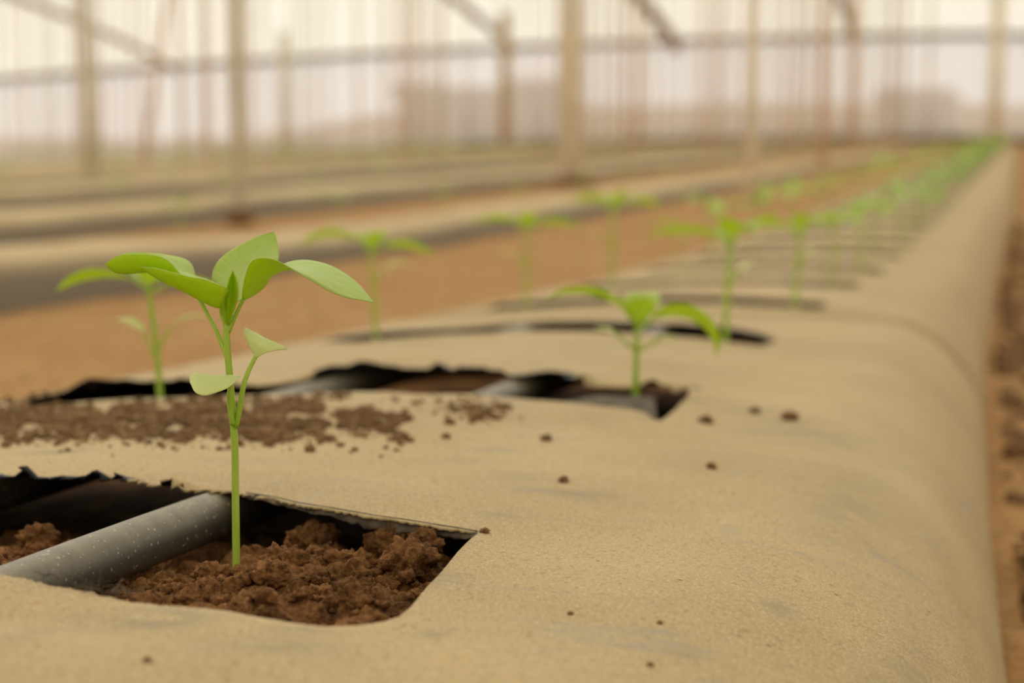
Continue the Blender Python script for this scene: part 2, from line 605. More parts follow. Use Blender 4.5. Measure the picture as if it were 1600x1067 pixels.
# the rest of the film, with one slit after another
SL = [2.13 + 0.465 * k for k in range(88)]
SL = [s for s in SL if s < 39]
stations = [Y1]
for s in SL:
    h = 0.033
    for yy in (s - 0.23, s - h, s - h * 0.3, s + h * 0.4, s + h, s + 0.14):
        if yy > stations[-1] + 0.012: stations.append(yy)
stations += [39.3, 39.6]
gv, gf, gm = [], [], []
NT_ = len(TS)
for yy in stations:
    for t in TS:
        p = film_pt(t, yy)
        k = min(range(len(SL)), key=lambda i: abs(SL[i] - yy))
        dy = yy - SL[k]
        if 0.02 < dy < 0.1 and -0.38 < t < 0.08: p.z += 0.0025        # back lip lifted
        gv.append(p)
for i in range(len(stations) - 1):
    ym = 0.5 * (stations[i] + stations[i + 1])
    k = min(range(len(SL)), key=lambda i: abs(SL[i] - ym)); dy = ym - SL[k]
    for j in range(NT_ - 1):
        tm = 0.5 * (TS[j] + TS[j + 1])
        if abs(dy) < 0.033 and -0.37 < tm < 0.055: continue
        gf.append((i * NT_ + j, i * NT_ + j + 1, (i + 1) * NT_ + j + 1, (i + 1) * NT_ + j)); gm.append(0)
film2 = child(mesh_obj('plastic_mulch', gv, gf, [M['film'], M['black']], fmat=gm))
mod = film2.modifiers.new('thick', 'SOLIDIFY'); mod.thickness = 0.001; mod.offset = -1
mod.material_offset = 1; mod.material_offset_rim = 1
film2['label'] = 'tan film of the bed running away into the distance'

# planting soil under the film
HB = boxes[0]


def soil1_z(t, y):
    base = film_pt(t, y).z
    d = 0.0265
    back = smooth(0.72 + 0.0, 0.86, y - 0.10 * max(0, -(t + 0.2)))
    d += 0.013 * back
    d -= 0.009 * smooth(-0.07, -0.015, t) * (1 - back)
    d -= 0.006 * (1 - smooth(0.57, 0.66, y))
    z = base - d
    z += 0.0085 * nz(t * 34, y * 34, 1.0) + 0.0055 * nz(t * 85, y * 85, 2.0) + 0.0036 * nz(t * 190, y * 190, 4.0) + 0.0022 * nz(t * 420, y * 420, 6.0)
    wt = abs(t + 0.087)
    if not (inside((t, y), polys[0])): z = min(z, base - 0.006)
    return z


sv, sf = [], []
t0s, t1s, y0s, y1s = max(HB[0], -0.36), HB[1] + 0.02, HB[2] - 0.03, HB[3] + 0.06
nx, ny = int((t1s - t0s) / 0.0016), int((y1s - y0s) / 0.0018)
for j in range(ny + 1):
    for i in range(nx + 1):
        t = t0s + (t1s - t0s) * i / nx; y = y0s + (y1s - y0s) * j / ny
        sv.append(Vector((row_x(y) + t, y, soil1_z(t, y))))
for j in range(ny):
    for i in range(nx):
        a = j * (nx + 1) + i; sf.append((a, a + 1, a + nx + 2, a + nx + 1))
soil_near = child(mesh_obj('soil', sv, sf, M['soil']))
soil_near['label'] = 'moist brown crumbly soil'
sv, sf = [], []
ys = [y1s - 0.02 + 0.035 * i for i in range(int((4.2 - y1s) / 0.035))] + [4.3 + 0.3 * i for i in range(117)]
ts = [T2 + 0.03 + 0.035 * i for i in range(14)]
for y in ys:
    for t in ts:
        sv.append(Vector((row_x(y) + t, y, film_pt(t, y).z - 0.050 + 0.008 * nz(t * 30, y * 30, 1) + 0.004 * nz(t * 80, y * 80, 1))))
for j in range(len(ys) - 1):
    for i in range(len(ts) - 1):
        a = j * len(ts) + i; sf.append((a, a + 1, a + len(ts) + 1, a + len(ts)))
child(mesh_obj('soil', sv, sf, M['soil']))


# clods
def clod(c, r, sub, seed, sq=0.8):
    bm = bmesh.new(); bmesh.ops.create_icosphere(bm, subdivisions=sub, radius=1.0)
    V = []
    off = Vector((seed * 1.7, seed * 0.9, seed * 2.3))
    for v in bm.verts:
        p = v.co.normalized()
        f = 1 + 0.42 * noise.noise(p * 1.5 + off) + 0.34 * noise.noise(p * 3.6 + off) + 0.26 * noise.noise(p * 8 + off) + 0.15 * noise.noise(p * 17 + off)
        q = p * f * r; q.z *= sq
        V.append(q + Vector(c))
    Fc = [tuple(v.index for v in f.verts) for f in bm.faces]
    bm.free(); return V, Fc


mb = MB(); s = 0
while s < 3600:
    t = rnd.uniform(max(HB[0], -0.33), HB[1]); y = rnd.uniform(HB[2], HB[3] + 0.01)
    s += 1
    if not inside((t, y), polys[0]): continue
    if abs(t + 0.087) < 0.015: continue
    r = 0.0008 + 0.0042 * rnd.random() ** 4
    if poly_dist((t, y), polys[0]) < r * 1.3 + 0.002: continue
    if noise.noise(Vector((t * 40, y * 40, 3))) < -0.25: continue
    V, Fc = clod((row_x(y) + t, y, soil1_z(t, y) + r * 0.25), r, 3 if r > 0.0022 else 2, s)
    mb.add(V, Fc)
tag(mb.build('soil_crumbs', M['soil']), 'loose brown soil crumbs filling the nearest planting hole', 'soil', kind='stuff')

# the larger clods one by one: (px, py, depth, radius)
BIG = [(445, 882, .705, .0088, 'rounded brown clod just right of the nearest stem'),
       (548, 905, .685, .0085, 'round brown clod in the middle right of the nearest hole'),
       (612, 838, .735, .0095, 'tall brown clod under the back lip near the hole corner'),
       (490, 845, .755, .0100, 'broad shaded brown clod at the back of the nearest hole'),
       (640, 880, .695, .0105, 'long rough clod along the right slope of the nearest hole'),
       (548, 955, .632, .0080, 'front clod touching the near film edge of the hole'),
       (398, 838, .765, .0070, 'small clod behind the nearest stem at the back'),
       (330, 900, .690, .0066, 'crumbly clod left of the nearest stem'),
       (420, 918, .668, .0070, 'low lumpy clod in front of the rounded clod'),
       (500, 932, .655, .0075, 'lumpy clod at the front centre of the nearest hole'),
       (260, 915, .672, .0066, 'small clod beside the black pipe in the nearest hole'),
       (602, 925, .655, .0072, 'clod at the right front of the nearest hole'),
       (665, 845, .722, .0070, 'clod wedged in the right back corner of the hole'),
       (60, 830, .775, .0080, 'clod left of the black pipe in the nearest hole')]
for i, (px, py, d, r, lab) in enumerate(BIG):
    p = W(px, py, d)
    t = p.x - row_x(d)
    zs = soil1_z(t, d)
    p.z = max(min(p.z, zs + r * 0.55), zs + r * 0.1)
    V, Fc = clod((0, 0, 0), r, 4, 40 + i * 3, 0.85)
    tag(mesh_obj('soil_clod', [v + p for v in V], Fc, M['soil'], origin=p), lab, 'clod', 'clods in the nearest planting hole')

# drip pipes
for tp, lab in ((-0.087, 'black drip pipe crossing the nearest planting hole beside the stem'),
                (-0.222, 'black drip pipe seen in the second slit, left of the other pipe')):
    pts, y = [], 0.42
    while y < 39:
        pts.append(Vector((row_x(y) + tp, y, plane_z(y) + bed_profile(tp)[1] + 0.004 * nz(tp * 5, y * 4, 3.1) - 0.0124)))
        y += 0.05 if y < 2 else 0.5
    V, Fc = tube(pts, 0.0108, 32)
    tag(mesh_obj('drip_pipe', V, Fc, M['pipe']), lab, 'pipe', 'drip pipes under the film')


# crumbs lying on the film
def on_film(px, py, lift=0.0):
    t, y = film_hit(px, py); p = film_pt(t, y); p.z += lift; return p


CR = [(408, 686, .0068, 'dark flat soil lump on the film behind the nearest stem'),
      (745, 655, .0050, 'dark soil lump in front of the second slit'),
      (757, 832, .0020, 'tiny clod at the right corner of the nearest hole'),
      (1103, 660, .0042, 'dark crumb on the film right of the second slit'),
      (1228, 655, .0050, 'dark crumb farthest right on the film top'),
      (1178, 645, .0036, 'small crumb between the two dark crumbs on the right'),
      (880, 753, .0026, 'dark crumb on a grey streak in mid film'),
      (1107, 731, .0027, 'crumb on the bare film right of centre'),
      (853, 688, .0030, 'crumb on the film below the second slit'),
      (702, 662, .0032, 'crumb left of the dark soil lump at the second slit'),
      (640, 690, .0024, 'crumb at the end of the spilled soil'),
      (697, 684, .0024, 'faint crumb below the dark soil lump'),
      (1040, 612, .0040, 'crumb beside the right end of the second slit'),
      (985, 965, .0010, 'speck of soil on the near film, right one of the pair'),
      (873, 960, .0011, 'speck of soil on the near film, left one of the pair'),
      (1118, 1013, .0012, 'speck of soil on the film near the bottom edge'),
      (957, 1025, .0011, 'speck of soil nearest the camera'),
      (230, 1033, .0012, 'speck of soil on the film below the black pipe')]
for i, (px, py, r, lab) in enumerate(CR):
    p = on_film(px, py, r * 0.35)
    V, Fc = clod((0, 0, 0), r, 3, 100 + i * 3, 0.55 if r > .006 else .7)
    if i == 0: V = [Vector((v.x * 1.5, v.y, v.z)) for v in V]
    tag(mesh_obj('soil_crumb', [v + p for v in V], Fc, M['crumb'], origin=p), lab, 'crumb', 'crumbs lying on the film')

mb = MB(); s = 0
for k in range(9000):
    px = rnd.uniform(-60, 640); py = 656 + rnd.gauss(0, 17) + 8 * nz(px * .02, 0, 1)
    dens = nz(px * 0.022, py * 0.05, 8.0) + 0.25 - max(0, (px - 420) / 420)
    if rnd.random() > 0.46 + 1.4 * dens: continue
    t, y = film_hit(px, py)
    if t < -0.43 or inside((t, y), polys[1]): continue
    r = 0.0006 + 0.0030 * rnd.random() ** 3.5
    p = film_pt(t, y); p.z += r * 0.3
    V, Fc = clod(p, r, 1, k, 0.7); mb.add(V, Fc)
for k in range(130):
    px = 745 + rnd.gauss(0, 32); py = 640 + rnd.gauss(0, 9) + (px - 745) * .1
    t, y = film_hit(px, py)
    if inside((t, y), polys[1]): continue
    r = 0.0008 + 0.0024 * rnd.random() ** 2
    p = film_pt(t, y); p.z += r * 0.3
    V, Fc = clod(p, r, 1, k, 0.7); mb.add(V, Fc)
tag(mb.build('spilled_soil', M['crumb']), 'spilled dry soil strewn over the film before the second slit', 'soil', kind='stuff')

# torn flap hanging in the second slit
FL = [[(880, 616), (925, 606), (975, 606), (1022, 606)], [(880, 634), (925, 636), (975, 640), (1028, 652)]]
top, bot = [], []
for px, py in FL[0]: top.append(on_film(px, py + 6, -0.003))
for px, py in FL[1]: bot.append(on_film(px, py, -0.004))
top = catmull(top, 12); bot = catmull(bot, 12)
V, Fc = [], []
for i in range(12):
    for j in range(6):
        q = top[i].lerp(bot[i], j / 5); q.z += 0.004 * math.sin(j / 5 * PI) * (0.6 + 0.6 * nz(i * .7, j * .4, 3)); V.append(q)
for i in range(11):
    for j in range(5): Fc.append((i * 6 + j, i * 6 + j + 1, i * 6 + j + 7, i * 6 + j + 6))
fl = child(mesh_obj('film_flap', V, Fc, M['grey'])); fl['label'] = 'torn grey flap of film folded into the slit'
mod = fl.modifiers.new('thick', 'SOLIDIFY'); mod.thickness = 0.0008


# folded-under hem along the back edge of the nearest hole
HM = [(385, 772, 5), (430, 779, 8), (470, 788, 9), (520, 796, 12), (560, 803, 17), (590, 808, 21), (640, 815, 18), (690, 823, 17), (722, 828, 13), (746, 832, 3)]
top, bot = [], []
for px, py, dh in HM:
    q = on_film(px, py - 2, 0.0004); top.append(q)
    q = on_film(px, py + 1); q.z -= dh / 3700; bot.append(q)
top = catmull(top, 60); bot = catmull(bot, 60)
V, Fc = [], []
for i in range(60):
    for j in range(6):
        f = j / 5
        if f: f *= 1 + 0.22 * nz(i * .55, 7, 1)
        q = top[i].lerp(bot[i], f); q.y += 0.0022 * f * nz(i * .3, j * .5, 3) - 0.0010 * math.sin(min(1, f) * PI); V.append(q)
for i in range(59):
    for j in range(5): Fc.append((i * 6 + j, i * 6 + j + 1, i * 6 + j + 7, i * 6 + j + 6))
hm = child(mesh_obj('film_hem', V, Fc, M['grey'])); hm['label'] = 'grey folded edge of film'
mod = hm.modifiers.new('thick', 'SOLIDIFY'); mod.thickness = 0.0006
mb = MB()
for k in range(46):
    px = 118 + rnd.gauss(0, 26) + (50 if k % 3 == 0 else 0); py = 920 + (px - 120) * .17
    q = on_film(px, py, 0.0005); pts = [q]
    dv = Vector((rnd.uniform(-1, 1), rnd.uniform(0, 1), rnd.uniform(.1, 1))).normalized() * 0.0012
    for z in range(5): dv += Vector((rnd.uniform(-1, 1), rnd.uniform(-1, 1), rnd.uniform(-.9, .5))) * 0.0007; pts.append(pts[-1] + dv)
    V, Fc = tube(catmull(pts, 9), 0.00013, 5); mb.add(V, Fc)
o = child(mb.build('frayed_fibres', M['grey'])); o['kind'] = 'stuff'; o['label'] = 'frayed grey fibres at the cut edge'


# ------------------------------------------------------------------ seedlings
def ribbon(L, Mi, R, mat, name, parent, n=18, m=10, ripple=0.0, origin=None, seed=0.0, flip=False):
    L, Mi, R = catmull(L, n), catmull(Mi, n), catmull(R, n)
    V, Fc, U = [], [], []
    for i in range(n):
        f = i / (n - 1)
        for j in range(m + 1):
            v = -1 + 2 * j / m
            q = Mi[i] + (R[i] - L[i]) * 0.5 * v + ((L[i] + R[i]) * 0.5 - Mi[i]) * (abs(v) ** 1.5)
            if ripple:
                nn = (R[i] - L[i]).cross(Mi[min(n - 1, i + 1)] - Mi[max(0, i - 1)])
                if nn.length > 1e-9:
                    nn.normalize()
                    q += nn * ripple * (abs(v) * noise.noise(Vector((f * 5 + seed, v * 2.5, seed))) + 0.35 * math.cos(PI * ((f * 8.5 - abs(v) * 2.1) % 1 - .5) * 2) * (1 - abs(v)) * min(1, abs(v) * 4) * math.sin(PI * f))
            V.append(q); U.append((f, (v + 1) / 2))
    for i in range(n - 1):
        for j in range(m):
            a = i * (m + 1) + j; q = (a, a + 1, a + m + 2, a + m + 1); Fc.append(q[::-1] if flip else q)
    o = mesh_obj(name, V, Fc, mat, parent, uvs=U)
    return o


def hero():
    D0 = 0.70
    base = W(369, 900, D0)
    root = empty('pepper_seedling', base)
    tag(root, 'tall sharp pepper seedling in the nearest hole beside the black pipe', 'seedling', 'pepper seedlings of the front bed')
    m = 1 / 4000.0
    def P(px, py, dd=0.0):       # dd: extra depth in mm
        return W(px, py, D0 + dd / 1000) - base
    def st(pts, rad, name, par, n=12, k=26):
        V, Fc = tube(catmull([P(*p) for p in pts], k), [rad[0] + (rad[1] - rad[0]) * i / (k - 1) for i in range(k)], n)
        return mesh_obj(name, V, Fc, M['stem'], par)
    st([(369, 912), (369, 860), (368, 780), (367, 700), (364, 655), (360, 600), (356, 555), (354, 520), (356, 505)], (0.00155, 0.0013), 'stem', root)
    def leaf(mat, L, Mi, R, pet, name='leaf', rip=0.0008, pr=(0.0009, 0.0007), seed=0.0, flip=False):
        o = ribbon([P(*p) for p in L], [P(*p) for p in Mi], [P(*p) for p in R], [mat, M['leaf_under'] if name == 'leaf' else mat], name, root, 26, 12, rip, seed=seed, flip=flip)
        so = o.modifiers.new('thick', 'SOLIDIFY'); so.thickness = 0.00035; so.offset = -1; so.material_offset = 1; so.material_offset_rim = 0
        if pet:
            pe = st(pet, pr, 'petiole', o, 10, 16)
            pe['label'] = 'slender yellow-green leaf stalk'
        return o
    # A: front-left leaf folded like a boat, its underside towards us
    leaf(M['leaf_pale'],
         [(350, 478, 0), (356, 452, -8), (325, 438, -12), (296, 430, -13), (266, 424, -11), (240, 417, -7), (220, 417, -4)],
         [(350, 478, 0), (338, 480, -3), (315, 470, -4), (285, 454, -5), (255, 440, -5), (235, 428, -4), (220, 417, -4)],
         [(350, 478, 0), (350, 449, 10), (325, 435, 14), (298, 427, 16), (268, 420, 13), (240, 413, 6), (220, 417, -4)],
         [(354, 517, 0), (350, 502, 0), (346, 490, 0), (346, 477, -1)], seed=1.0)
    # F: rear-left leaf, arching over and drooping to its tip
    leaf(M['leaf_pale'],
         [(309, 466, 6), (285, 432, 4), (262, 407, 2), (235, 398, 0), (205, 397, -1), (182, 401, -1), (165, 412, 0)],
         [(309, 466, 6), (292, 448, 8), (265, 430, 8), (230, 425, 6), (198, 427, 4), (178, 424, 2), (165, 412, 0)],
         [(309, 466, 6), (306, 432, 24), (294, 408, 30), (264, 398, 28), (230, 394, 20), (196, 396, 10), (165, 412, 0)],
         [(357, 566, 0), (349, 545, 0), (338, 516, 2), (325, 492, 4), (313, 470, 6), (306, 460, 7)], seed=2.0)
    # B: upright leaf behind the growing tip
    leaf(M['leaf_pale'],
         [(364, 476, 6), (345, 462, 12), (331, 435, 18), (340, 410, 24), (365, 388, 30), (398, 370, 34), (428, 362, 36)],
         [(364, 476, 6), (372, 450, 14), (382, 425, 22), (394, 405, 28), (406, 388, 32), (418, 373, 35), (428, 362, 36)],
         [(364, 476, 6), (392, 458, 10), (414, 440, 16), (430, 415, 22), (436, 398, 28), (433, 380, 33), (428, 362, 36)],
         [(357, 505, 1), (361, 490, 3), (364, 474, 6)], seed=3.0)
    # C: right leaf arching out and drooping to a point
    leaf(M['leaf_pale'],
         [(378, 470, -2), (384, 432, -10), (396, 405, -14), (424, 404, -16), (455, 420, -16), (490, 440, -14), (530, 460, -9), (584, 472, -2)],
         [(378, 470, -2), (400, 440, -3), (425, 427, -2), (452, 421, 0), (482, 422, 2), (515, 434, 2), (548, 451, 1), (584, 472, -2)],
         [(378, 470, -2), (412, 450, 8), (425, 427, 16), (450, 411, 22), (485, 407, 24), (522, 417, 20), (560, 442, 10), (584, 472, -2)],
         [(357, 519, 0), (364, 502, -1), (372, 484, -2), (381, 466, -2)], seed=4.0, flip=True)
    # D: young folded leaf in the heart
    o = leaf(M['leaf'],
         [(356, 508, -2), (349, 485, -5), (350, 468, -7), (355, 450, -7), (359, 436, -6), (364, 424, -4)],
         [(356, 508, -2), (357, 485, -1), (359, 468, -1), (361, 450, -1), (362, 436, -2), (364, 424, -4)],
         [(356, 508, -2), (365, 485, -5), (371, 465, -7), (371, 448, -7), (368, 434, -6), (364, 424, -4)],
         None, 'shoot_tip', 0.0003, seed=5.0)
    o['label'] = 'young folded leaf at the heart'
    # seed leaves
    o = leaf(M['coty'],
         [(399, 560, 0), (391, 545, 2), (384, 530, 4), (381, 518, 6), (383, 512, 8)],
         [(399, 560, 0), (402, 547, -2), (404, 537, -2), (401, 526, 2), (397, 518, 7)],
         [(399, 560, 0), (414, 552, -4), (432, 547, -6), (449, 544, -6), (424, 533, 0)],
         [(368, 668, -1), (374, 640, -1), (380, 605, -1), (388, 580, 0), (399, 558, 0)], 'seed_leaf', 0.0003, (0.0012, 0.0009))
    o['label'] = 'pale triangular seed leaf on a long stalk'
    o = leaf(M['coty'],
         [(376, 588, -5), (355, 587, -8), (335, 587, -9), (318, 585, -9), (305, 584, -8), (297, 588, -7)],
         [(376, 588, -5), (357, 597, -13), (338, 601, -15), (320, 601, -15), (307, 598, -13), (297, 592, -8)],
         [(376, 588, -5), (359, 604, -16), (342, 612, -18), (322, 618, -19), (306, 614, -17), (298, 598, -10)],
         [(364, 664, -2), (360, 640, -3), (358, 618, -5), (362, 597, -7)], 'seed_leaf', 0.0003, (0.0011, 0.0009))
    o['label'] = 'pale oval seed leaf in front of the stem'
    return root


hero()


def blade(start, az, elev, droop, length, width, fold, n=14, m=8, pet=0.012, twist=0.0):
    """spine from the node: stalk, then blade; returns stalk points and (L, M, R)"""
    d = Vector((math.cos(az), math.sin(az), 0)); side = Vector((-math.sin(az), math.cos(az), 0))
    p = Vector(start); pts = [p.copy()]; e0 = elev + 0.35
    for i in range(4):
        a = e0; p = p + (d * math.cos(a) + Vector((0, 0, 1)) * math.sin(a)) * pet / 4; pts.append(p.copy())
    L, Mi, R = [], [], []
    for i in range(n):
        f = i / (n - 1)
        a = elev - droop * f ** 1.3
        tg = d * math.cos(a) + Vector((0, 0, 1)) * math.sin(a)
        up = -d * math.sin(a) + Vector((0, 0, 1)) * math.cos(a)
        sd = (side * math.cos(twist) + up * math.sin(twist)); up2 = up * math.cos(twist) - side * math.sin(twist)
        if i: p = p + tg * length / (n - 1)
        w = width * 0.5 * (math.sin(PI * f ** 0.78) ** 0.85) * (1 - 0.25 * f) * 1.15 if 0 < i < n - 1 else 0.0002
        Mi.append(p.copy()); L.append(p - sd * w * math.cos(fold) + up2 * w * math.sin(fold)); R.append(p + sd * w * math.cos(fold) + up2 * w * math.sin(fold))
    return pts, L, Mi, R


def seedling(name, h, leaves, cots, label, group, lean=(0, 0), stem_r=0.0021, hi=True):
    root = empty(name, (0, 0, 0)); tag(root, label, 'seedling', group)
    top = Vector((lean[0], lean[1], h))
    pts = catmull([(0, 0, -0.03), (0, 0, 0), (lean[0] * .3, lean[1] * .3, h * .5), top], 12)
    V, Fc = tube(pts, [stem_r * (1.15 - 0.4 * i / 11) for i in range(12)], 8)
    mesh_obj('stem', V, Fc, M['stem'], root)
    for q, (az, el, dr, ln, wd, fo) in enumerate(leaves):
        s = top - Vector((0, 0, 0.003 * q))
        pt, L, Mi, R = blade(s, math.radians(az), math.radians(el), math.radians(dr), ln, wd * 1.06, math.radians(fo), twist=-0.26 * math.cos(math.radians(az)))
        o = ribbon(L, Mi, R, M['leaf_row'], 'leaf', root, 14, 8, 0.0008, seed=q * 1.3, flip=True)
        V, Fc = tube(pt, stem_r * 0.55, 6); mesh_obj('petiole', V, Fc, M['stem'], o)
    for (hz, az, el, dr, ln, wd) in cots:
        pt, L, Mi, R = blade((lean[0] * hz, lean[1] * hz, h * hz), math.radians(az), math.radians(el), math.radians(dr), ln, wd, 0.2, pet=0.020)
        o = ribbon(L, Mi, R, M['coty'], 'seed_leaf', root, 12, 6, 0.0, seed=az)
        V, Fc = tube(pt, stem_r * 0.5, 6); mesh_obj('petiole', V, Fc, M['stem'], o)
    return root


G1 = 'pepper seedlings of the front bed'


def plant_at(px, py):
    t, y = film_hit(px, py); p = film_pt(t, y); p.z -= 0.002; return p


# slit two
a = seedling('pepper_seedling', 0.072,
             [(172, 10, 40, .055, .030, 12), (15, 6, 30, .042, .026, 12), (100, 25, 40, .045, .028, 15), (-60, 60, 30, .030, .018, 20)],
             [(.35, 165, 45, 75, .030, .014), (.40, 5, 40, 60, .030, .014)],
             'blurred seedling at the left of the second slit, behind the tall one', G1, (-0.006, 0))
a.location = plant_at(250, 617)
b = seedling('pepper_seedling', 0.044,
             [(172, 38, 65, .062, .024, 18), (-4, 22, 110, .062, .030, 25), (75, 55, 60, .036, .026, 12), (-80, 62, 30, .028, .020, 18)],
             [(.62, 170, 20, 30, .016, .013), (.62, -10, 10, 50, .012, .009)],
             'short seedling with drooping leaves at the right end of the second slit', G1, (0.001, 0), 0.0024)
b.location = plant_at(993, 606)
# slit three
c = seedling('pepper_seedling', 0.083,
             [(175, 22, 55, .060, .028, 14), (5, 8, 40, .052, .028, 14), (90, 30, 40, .045, .026, 14), (-50, 60, 40, .025, .016, 18)],
             [(.62, 10, 30, 50, .026, .020)],
             'blurred seedling at the left of the third slit, on the dirt path side', G1, (-0.004, 0))
c.location = plant_at(587, 529)
d = seedling('pepper_seedling', 0.090,
             [(178, 12, 30, .070, .030, 12), (20, 40, 60, .048, .030, 14), (-70, 58, 110, .050, .034, 14), (120, 30, 40, .045, .028, 14)],
             [(.55, 20, 35, 60, .020, .014)],
             'blurred seedling at the right of the third slit, behind the short one', G1, (0.004, 0), 0.0028)
d.location = plant_at(1133, 532)
protos = [a, b, c, d]
e = seedling('pepper_seedling', 0.095,
             [(178, 12, 25, .055, .032, 12), (2, 10, 30, .056, .030, 12), (90, 20, 40, .045, .028, 14), (-80, 55, 40, .030, .020, 14)],
             [(.5, 175, 30, 50, .022, .014)],
             'blurred seedling at the left of the fourth slit', G1)
e.location = plant_at(822, 480)
fS = [(0, 1245, 'blurred seedling at the right end of the fourth slit', d, 0.10, 1.0), (1, 958, 'tall blurred seedling at the left of the fifth slit', e, 0.5, 1.25),
      (1, 1303, 'blurred seedling at the right of the fifth slit', e, 2.2, 0.95), (2, 1060, 'faint seedling at the left of the sixth slit, half hidden by leaves', c, .3, 0.85),
      (2, 1345, 'blurred seedling at the right of the sixth slit', d, 1.2, 1.05)]
for k, px, lab, src, rz, sc in fS:
    y = SL[k] - 0.02
    t = (px - 800) / F * y * 1.0 - row_x(y)
    p = film_pt(t, y); p.z -= 0.004
    dup(src, p, rz, sc, lab, G1)

# everything farther down the same bed
FAR = 'far blurred seedling of the green row dwindling along the front bed'
GF = 'distant seedlings of the front bed'


def tiny(h, seed):
    r = random.Random(seed); mb = MB()
    V, Fc = tube([(0, 0, -0.03), (0, 0, h * .5), (0.002, 0, h)], 0.0022, 6); mb.add(V, Fc)
    for q in range(5):
        az = q * 72 + r.uniform(-20, 20)
        pt, L, Mi, R = blade((0, 0, h - .004 * (q % 2)), math.radians(az), math.radians(r.uniform(10, 40)), math.radians(r.uniform(25, 80)), r.uniform(.05, .068), .032, 0.2, n=7)
        V, Fc = [], []
        for i in range(7): V += [L[i], Mi[i], R[i]]
        for i in range(6): Fc += [(3 * i, 3 * i + 1, 3 * i + 4, 3 * i + 3), (3 * i + 1, 3 * i + 2, 3 * i + 5, 3 * i + 4)]
        mb.add(V, Fc)
    return mb


M['leaf_far'] = mat_plain('leaf_far', lin(162, 200, 66), 0.6, 0.3, 0.2, 60)
tinies = []
for q in range(4):
    me = tiny(0.085 + .008 * q, q)
    o = me.build('pepper_seedling', M['leaf_far']); tinies.append(o)
cnt = 0
for k, s in enumerate(SL):
    if k < 3: continue
    for t in (-0.335, 0.0):
        if k == 3 and t < 0: pass
        y = s + rnd.uniform(-.03, .03)
        tt = t + rnd.uniform(-.02, .02)
        p = film_pt(tt, y); p.z -= 0.006
        if cnt < 4: o = tinies[cnt]
        else:
            o = tinies[cnt % 4].copy(); C.objects.link(o)
        cnt += 1
        o.location = p; o.rotation_euler = (0, 0, rnd.uniform(0, 6.28)); z = rnd.uniform(.85, 1.2); o.scale = (z, z, z)
        tag(o, FAR, 'seedling', GF)

# ------------------------------------------------------------------ ground
gv, gf = [], []
ws = [-46, -42, -38, -34, -30, -27, -24, -21, -18, -16, -14, -12, -10.5, -9, -7.5, -6, -5, -4, -3.2, -2.6, -2.1, -1.7] + [-1.5 + .06 * i for i in range(32)] + \
     [.42 + .015 * i for i in range(0)] + [0.44 + 0.03 * i for i in range(14)] + [1.0, 1.4, 2, 3, 5, 8, 12, 18, 26, 36]
ys = [-0.3 + 0.03 * i for i in range(110)] + [3.0 + .12 * i for i in range(40)] + [8, 8.6, 9.4, 10.5, 12, 14, 16, 18, 20, 23, 26, 29, 32, 35, 38, 41, 44, 47, 50, 53, 57, 62, 70, 80, 95, 115, 140, 170]
for y in ys:
    for w in ws:
        z = ground_z(w, y)
        lod = (1 - smooth(3, 9, y))
        z += lod * (0.012 * nz(w * 3, y * 3, 2) + (0.010 * nz(w * 11, y * 11, 5) + 0.005 * nz(w * 24, y * 24, 1)) * smooth(-1.6, -1.4, w))
        gv.append(Vector((row_x(y) + w, y, z)))
n = len(ws)
for j in range(len(ys) - 1):
    for i in range(n - 1):
        a = j * n + i; gf.append((a, a + 1, a + n + 1, a + n))
tag(mesh_obj('floor', gv, gf, M['ground']), 'reddish brown dirt floor between the beds', kind='structure')

# clods along the right path, packed dark to paint the narrow gap's shade
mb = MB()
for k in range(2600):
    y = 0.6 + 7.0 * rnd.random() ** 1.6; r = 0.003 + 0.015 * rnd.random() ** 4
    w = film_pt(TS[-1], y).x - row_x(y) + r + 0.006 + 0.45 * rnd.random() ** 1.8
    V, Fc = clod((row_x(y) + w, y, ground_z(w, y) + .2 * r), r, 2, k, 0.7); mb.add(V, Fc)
tag(mb.build('path_rubble', M['crumb']), 'crumbled reddish soil lying on the path right of the front bed, dense and dark to paint its shade', 'soil', kind='stuff')

# ------------------------------------------------------------------ the other beds
def mat_bed_far():
    k = NT('half_dusted_film')
    P = k.pos()
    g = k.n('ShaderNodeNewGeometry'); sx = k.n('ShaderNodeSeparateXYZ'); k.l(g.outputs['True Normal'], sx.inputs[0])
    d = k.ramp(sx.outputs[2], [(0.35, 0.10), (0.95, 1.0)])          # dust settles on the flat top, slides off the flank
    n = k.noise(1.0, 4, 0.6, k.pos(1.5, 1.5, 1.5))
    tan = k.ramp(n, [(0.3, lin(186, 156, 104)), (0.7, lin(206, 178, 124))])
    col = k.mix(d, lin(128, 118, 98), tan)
    return k.done(k.pbr(col, 0.8, 0.25, k.bump(k.noise(40, 3, 0.6, P), 0.3, 0.01)))


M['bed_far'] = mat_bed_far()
ORD = ['second', 'third', 'fourth', 'fifth', 'sixth', 'seventh', 'eighth', 'ninth', 'tenth', 'eleventh', 'twelfth', 'thirteenth', 'fourteenth', 'fifteenth', 'sixteenth', 'seventeenth']
bed_ws = []
PITCHW = 1.73


def wall_d(X):                 # far side wall: a straight line in plan
    return 48.05 - 0.219 * X


PROF = [(0.28, 0.0), (0.272, 0.045), (0.262, 0.085), (0.240, 0.108), (0.19, 0.117), (0.0, 0.122), (-0.19, 0.117), (-0.240, 0.108), (-0.262, 0.085), (-0.272, 0.045), (-0.28, 0.0)]


def bed_c(b):                  # w of the centre line of bed b (1 = second bed)
    return -1.74 if b == 1 else -3.17 - 1.6 * (b - 2)


